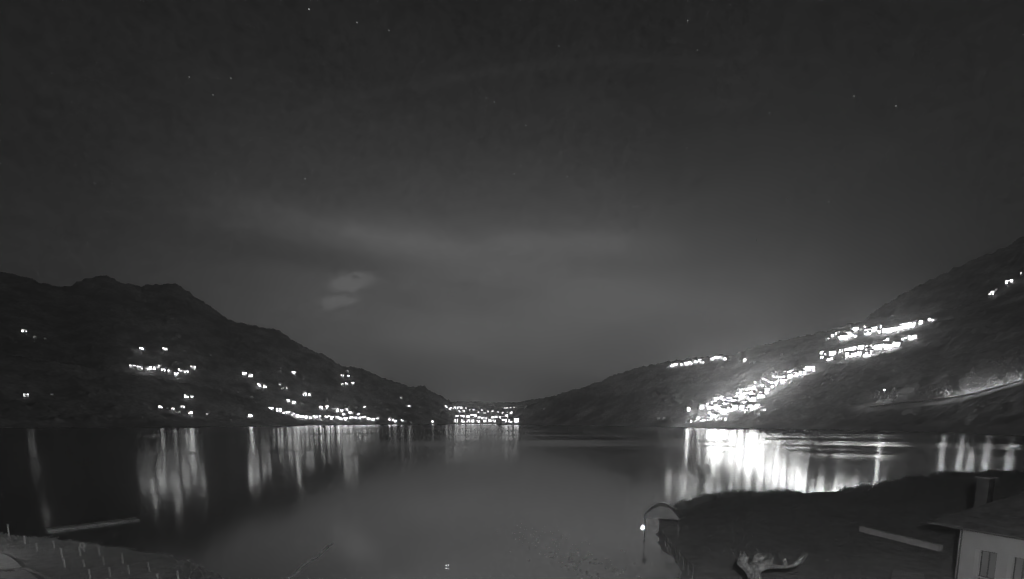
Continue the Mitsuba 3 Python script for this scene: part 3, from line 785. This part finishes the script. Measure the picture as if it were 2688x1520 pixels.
def small_lamp(x, y, ground, ph, label, power, base, bulbs):
    """a low lamp post with a cage of small bulbs, the bulbs at the pixel's sight line"""
    b = at_z(x, y, ground + ph)
    k = key('beacon_lamp')
    tag(k, label, 'lamp', 'small lamps near the shore')
    part(k, 'post', bar((b[0], b[1], base), (b[0], b[1], ground + ph - 0.16), 0.045, 8), 'm_metal')
    part(k, 'plate', bar((b[0], b[1], ground + ph - 0.17), (b[0], b[1], ground + ph - 0.13), 0.16, 12), 'm_metal')
    for dx, dz in bulbs:
        m = trimesh.creation.icosphere(2, 0.055)
        m.apply_translation((b[0] + dx, b[1], b[2] + dz))
        part(k, 'bulb', m, 'm_bulb', True, light=power / 0.0095, weight=0.35)


small_lamp(1687, 1382, 0.0, 0.13, 'small dazzling lamp low over the water left of the shelter', 3.0, -1.0, ((-0.2, 0.0), (0.2, 0.0), (0.0, 0.17)))
small_lamp(1174, 1484, 0.0, 0.16, 'small lamp with two bright bulbs low over the water at the bottom centre', 0.018, -1.0, ((-0.12, 0.0), (0.11, 0.03)))

# fence posts along the water's edge
ra, rb = at_z(1738, 1420, 0.5), at_z(1818, 1512, 0.6)
k = key('shore_fence')
tag(k, 'row of thin pale fence posts along the water edge below the shelter', 'fence')
for i in range(9):
    p = ra + (rb - ra) * (i + random.uniform(-0.15, 0.15)) / 8
    part(k, 'post', bar((p[0], p[1], -0.3), (p[0] + random.uniform(-0.08, 0.08), p[1], 1.75 + random.uniform(-0.2, 0.1)), 0.05), 'm_wood')
for h in (1.05, 1.5):
    part(k, 'rail', bar((ra[0], ra[1], h), (rb[0], rb[1], h), 0.02), 'm_metal')

# ---------------------------------------------------------------- pollarded plane tree
def limb(points):
    """points: (x, y, z, r) chain -> hulls of spheres"""
    parts = []
    for (x0, y0, z0, r0), (x1, y1, z1, r1) in zip(points, points[1:]):
        a = manifold3d.Manifold.sphere(r0, 14).translate((x0, y0, z0))
        b = manifold3d.Manifold.sphere(r1, 14).translate((x1, y1, z1))
        parts.append(manifold3d.Manifold.batch_hull([a, b]))
    return parts


TD = 32.0
s = TD / FPX * 1.03


def tp(x, y, r, dy=0.0):
    q = at_y(x, y, TD + dy)
    return (q[0], q[1], q[2], r * s)


base = tp(1985, 1520, 17)
arms = [
    [(base[0] + 0.1, base[1], 0.4, 0.50), (base[0], base[1], 3.6, 0.43), tp(1980, 1512, 17), tp(1975, 1495, 19)],
    [tp(1972, 1496, 15), tp(1957, 1487, 11, -.3), tp(1947, 1478, 11, -.5), tp(1952, 1468, 11, -.5), tp(1957, 1461, 8, -.6)],
    [tp(1947, 1478, 8, -.5), tp(1944, 1472, 7, -.6)],
    [tp(1976, 1495, 14), tp(1985, 1478, 11, .3), tp(1988, 1466, 10, .4), tp(1992, 1459, 7, .4)],
    [tp(1988, 1470, 8, .4), tp(2002, 1464, 9, .2), tp(2006, 1462, 6, .2)],
    [tp(1982, 1494, 13), tp(2003, 1487, 10, -.2), tp(2016, 1479, 7, -.4), tp(2023, 1473, 7, -.5), tp(2026, 1469, 5, -.5)],
    [tp(2000, 1488, 9), tp(2025, 1486, 6, .2), tp(2045, 1487, 5.5, .4), tp(2066, 1487, 5, .5), tp(2085, 1483, 5.5, .5), tp(2096, 1477, 6, .4), tp(2104, 1468, 7, .4), tp(2110, 1463, 6, .4)],
    [tp(2062, 1486, 5, .4), tp(2062, 1478, 4.5, .3), tp(2060, 1472, 5.5, .3)],
]
man = manifold3d.Manifold.batch_boolean([m for a in arms for m in limb(a)], manifold3d.OpType.Add).refine_to_length(0.07)
mm = man.to_mesh()
tm = trimesh.Trimesh(mm.vert_properties[:, :3], mm.tri_verts, process=True)
trimesh.smoothing.filter_taubin(tm, iterations=8)
v = np.array(tm.vertices)
tm.vertices = v + tm.vertex_normals * (0.05 * (nfbm(v * 4.5, 3, 6) - 0.45))[:, None]
k = key('pollarded_tree')
tag(k, 'leafless pollarded tree with knobbly stub branches and one long right arm', 'tree')
part(k, 'trunk', tm, 'm_bark', True)
tw = []
g = np.random.default_rng(4)
for a in arms[1:]:
    e = np.array(a[-1][:3])
    for _ in range(7):
        dirn = g.normal(size=3) * (1, 1, .6) + (0, 0, 0.9)
        dirn /= np.linalg.norm(dirn)
        tw.append(bar(e + dirn * a[-1][3] * 0.6, e + dirn * (a[-1][3] + g.uniform(0.12, 0.35)), 0.022, 5, 0.008))
part(k, 'twigs', cat(*tw), 'm_bark')
labels[f'{k}__twigs'] = {'label': 'short thin twigs on the branch knobs', 'kind': 'stuff'}

# ---------------------------------------------------------------- the house on the right
hc = at_y(2523, 1372, 37.0)                       # top of the far left wall corner
hn = at_z(2688, 1399, hc[2])                      # the eave line meets the picture edge here
u = np.array([hn[0] - hc[0], hn[1] - hc[1], 0])
u /= np.linalg.norm(u)                            # along the visible wall, towards the camera
w = np.array([-u[1], u[0], 0])
if w @ np.array([1, 0, 0]) < 0:
    w = -w                                        # into the house
L1, L2, zt = 11.0, 9.0, hc[2]
k = key('lakeside_house')
tag(k, 'pale rendered house with hipped roof at the right edge', 'house')
Mh = np.eye(4)
Mh[:3, 0], Mh[:3, 1], Mh[:3, 3] = u, w, (hc[0], hc[1], 0)
sgn = np.linalg.det(Mh[:3, :3])


def hm(m, n=True):
    m = m.copy()
    m.apply_transform(Mh)
    if sgn < 0 and not m.is_winding_consistent:
        m.invert()
    return m


def pix_wall(x, y):
    """where a sight line meets the visible wall: (along, height)"""
    d = ray(x, y)
    t = ((hc - EYE) @ w) / (d @ w)
    q = EYE + d * t
    return (q - hc) @ u, q[2]


def wall_with_holes(holes, thick=0.32):
    poly = Polygon([(0, 0.2), (L1, 0.2), (L1, zt), (0, zt)])
    for (a0, a1, z0, z1) in holes:
        poly = poly.difference(Polygon([(a0, z0), (a1, z0), (a1, z1), (a0, z1)]))
    m = trimesh.creation.extrude_polygon(poly, thick, engine='earcut')
    m.apply_transform(np.array([[1, 0, 0, 0], [0, 0, 1, 0], [0, 1, 0, 0], [0, 0, 0, 1.0]]))
    return m


a0, zA = pix_wall(2575, 1444)
a1, _ = pix_wall(2618, 1452)
b0, zB = pix_wall(2663, 1461)
holes = [(a0, a1, zA - 2.1, zA), (b0, b0 + (a1 - a0), zA - 2.1, zA)]
if holes[1][1] + 1.6 + (a1 - a0) < L1:
    holes.append((holes[1][1] + 1.2, holes[1][1] + 1.2 + (a1 - a0), zA - 2.1, zA))
lower = [(h[0], h[1], 1.1, 3.0) for h in holes]
part(k, 'wall', hm(wall_with_holes(holes + lower)), 'm_plaster')
part(k, 'wall', hm(box(0, 0.32, 0.322, L2, 0.2, zt)), 'm_plaster')
part(k, 'wall', hm(box(L1 - 0.32, L1, 0.322, L2, 0.2, zt)), 'm_plaster')
part(k, 'wall', hm(box(0.322, L1 - 0.322, L2 - 0.32, L2, 0.2, zt)), 'm_plaster')
for (a, c, z0, z1) in holes + lower:
    wk = part(k, 'window', hm(cat(box(a, a + 0.07, 0.12, 0.2, z0, z1), box(c - 0.07, c, 0.12, 0.2, z0, z1), box(a + 0.07, c - 0.07, 0.12, 0.2, z0, z0 + 0.07), box(a + 0.07, c - 0.07, 0.12, 0.2, z1 - 0.07, z1), box((a + c) / 2 - 0.04, (a + c) / 2 + 0.04, 0.118, 0.198, z0 + 0.07, z1 - 0.07))), 'm_shutter')
    add(key(f'{wk}__pane'), hm(box(a + 0.07, c - 0.07, 0.155, 0.165, z0 + 0.07, z1 - 0.07)), 'm_roof')
    add(key(f'{wk}__sill'), hm(box(a - 0.1, c + 0.1, -0.1, 0.1, z0 - 0.08, z0 - 0.005)), 'm_white')
    add(key(f'{wk}__shutter'), hm(box(a - 0.27, a - 0.03, -0.13, -0.04, z0, z1 + 0.03)), 'm_white')
part(k, 'downpipe', hm(bar((0.18, -0.09, 0.3), (0.18, -0.09, zt - 0.2), 0.05, 10)), 'm_metal')
O, RZ = 1.45, 4.3
e = np.array([(-O, -O), (L1 + O, -O), (L1 + O, L2 + O), (-O, L2 + O)])
rid = [(L2 / 2 + 0.3, L2 / 2), (L1 - L2 / 2 + 1.5, L2 / 2)]
zr, ze = zt + RZ, zt - 0.12
roofv = np.array([(*p, ze) for p in e] + [(*p, zr) for p in rid] + [(*p, ze - 0.16) for p in e])
rf = [[0, 1, 5], [0, 5, 4], [1, 2, 5], [2, 3, 4], [2, 4, 5], [3, 0, 4], [6, 8, 7], [6, 9, 8]] + sum([[[i, 6 + i, 6 + (i + 1) % 4], [i, 6 + (i + 1) % 4, (i + 1) % 4]] for i in range(4)], [])
rm = trimesh.Trimesh(roofv, rf, process=False)
rk = part(k, 'roof', hm(rm), 'm_tile')
part(k, 'gutter', hm(bar((-O, -O - 0.08, ze - 0.06), (L1 + O, -O - 0.08, ze - 0.06), 0.07, 10)), 'm_metal')
# roof tiles: courses on the slope that faces the camera
fr = lambda t, s_: np.array([*((1 - t) * (e[0] + (e[1] - e[0]) * s_) + t * (np.array(rid[0]) + (np.array(rid[1]) - np.array(rid[0])) * s_)), ze + (zr - ze) * t])
for row in range(12):
    t0, t1 = row / 12, (row + 1.15) / 12
    m = []
    P4 = [fr(t0, 0.0), fr(t0, 1.0), fr(min(t1, 1), 1.0), fr(min(t1, 1), 0.0)]
    vv = np.array([P4[0] + [0, 0, .07], P4[1] + [0, 0, .07], P4[2] + [0, 0, .02], P4[3] + [0, 0, .02], P4[0] + [0, 0, .004], P4[1] + [0, 0, .004]])
    add(key(f'{rk}__course'), hm(trimesh.Trimesh(vv, [[0, 1, 2], [0, 2, 3], [4, 5, 1], [4, 1, 0]], process=False)), 'm_tile')
cp = at_y(2587, 1272, 41.0)
cq = np.array([(cp - hc) @ u, (cp - hc) @ w])
ck = part(k, 'chimney', hm(box(cq[0] - 0.42, cq[0] + 0.42, cq[1] - 0.42, cq[1] + 0.42, ze, cp[2] + 0.55)), 'm_tile')
add(key(f'{ck}__cap'), hm(box(cq[0] - 0.54, cq[0] + 0.54, cq[1] - 0.54, cq[1] + 0.54, cp[2] + 0.555, cp[2] + 0.7)), 'm_stone')
# low shed roof at the bottom edge, in front of the house
sx = [at_z(x, y, 3.0) for x, y in ((2345, 1494), (2425, 1506), (2440, 1580), (2330, 1560))]
k = key('low_shed')
tag(k, 'low shed with a pale flat roof below the house', 'shed')
poly = Polygon([tuple(p[:2]) for p in sx]).buffer(0)
m = trimesh.creation.extrude_polygon(poly, 0.14, engine='earcut')
m.apply_translation((0, 0, 2.86))
part(k, 'roof', m, 'm_wood')
m = trimesh.creation.extrude_polygon(poly.buffer(-0.35), 2.35, engine='earcut')
m.apply_translation((0, 0, 0.5))
part(k, 'wall', m, 'm_plaster')

# gravel bar breaking the surface, bottom centre
gs = []
g = np.random.default_rng(12)
while len(gs) < 300:
    t = g.uniform(0, 1)
    x, y = 1395 + 215 * t + g.normal() * 34, 1400 + 118 * t + g.normal() * 22
    if nnoise(np.array([x / 28, y / 16, 0.0]), 3) < 0.42:
        continue
    p = at_z(x, y, 0.0)
    m = trimesh.creation.icosphere(1, g.uniform(0.04, 0.11))
    m.vertices = (m.vertices + g.normal(size=(len(m.vertices), 3)) * 0.015) * (1, 1, 0.5) + (p[0], p[1], 0.02)
    gs.append(m)
scene['m_pebble'] = diffuse(0.8)
add('gravel', cat(*gs), 'm_pebble', True)
tag('gravel', 'scattered pale stones breaking the shallow water at the bottom centre', kind='stuff')

# ---------------------------------------------------------------- unseen lamps: one behind the camera lights the near shore, one the left path
def unseen_beach_lamp(p, h, power, label):
    k = key('unseen_beach_lamp')
    tag(k, label, 'lamp', 'unseen lamps lighting the near beach')
    part(k, 'pole', bar((p[0], p[1], 0.2), (p[0], p[1], h - 0.2), 0.09, 10, 0.06), 'm_metal')
    m = trimesh.creation.icosphere(2, 0.22)
    m.apply_translation((p[0], p[1], h))
    part(k, 'lamp_head', m, 'm_bulb', True, light=power / (math.pi * 0.0484), weight=5.0)


unseen_beach_lamp((0.6, -0.9), 16.4, 1250, 'unseen tall lamp behind the camera lighting the near shore from the front')
unseen_beach_lamp((-59, 42), 4.5, 78, 'unseen lamp left of the view lighting the left path')

# ---------------------------------------------------------------- stars
STARS = [(811, 24, 3), (937, 59, 1.3), (1021, 80, 1), (606, 205, 1.3), (497, 202, .7), (559, 249, 1), (1298, 268, 1), (801, 469, 2.2), (1805, 54, 1.3), (1831, 131, .8), (1380, 329, 1.6), (2020, 296, 1.2), (2242, 252, .9), (2352, 278, 1.1), (1803, 389, 1),
         (1349, 456, 1), (1489, 464, 1.4), (2067, 521, .8), (2175, 530, 1), (1986, 630, .9), (2471, 695, .9), (1467, 121, .6)]
PLY_STAR = mikit.ply(trimesh.creation.icosphere(1, 1.0))
for si, (x, y, b) in enumerate(sorted(STARS), 1):
    k = key('star')
    tag(k, f'{"bright" if b > 2 else "faint"} little star {nth(si)} from the left in the night sky', 'star', 'faint stars in the night sky')
    p = EYE + ray(x, y) * 40000
    add(k, PLY_STAR, 'm_bulb', to_world=place(p, 0, 36.0), light=0.16 * b + 0.05)

# ---------------------------------------------------------------- haze
scene['haze_air'] = {'type': 'homogeneous', 'albedo': 0.95, 'sigma_t': 1.6e-4, 'phase': {'type': 'blendphase', 'weight': 0.62, 'iso': {'type': 'hg', 'g': 0.2}, 'fwd': {'type': 'hg', 'g': 0.93}}}
scene['haze'] = {'type': 'cube', 'to_world': T().translate([0, 4150, (HAZE_TOP - 62) / 2]).scale([7500, 4300, (HAZE_TOP + 62) / 2]), 'bsdf': {'type': 'null'}, 'interior': {'type': 'ref', 'id': 'haze_air'}}
tag('haze', 'thin night haze over the lake', kind='stuff')
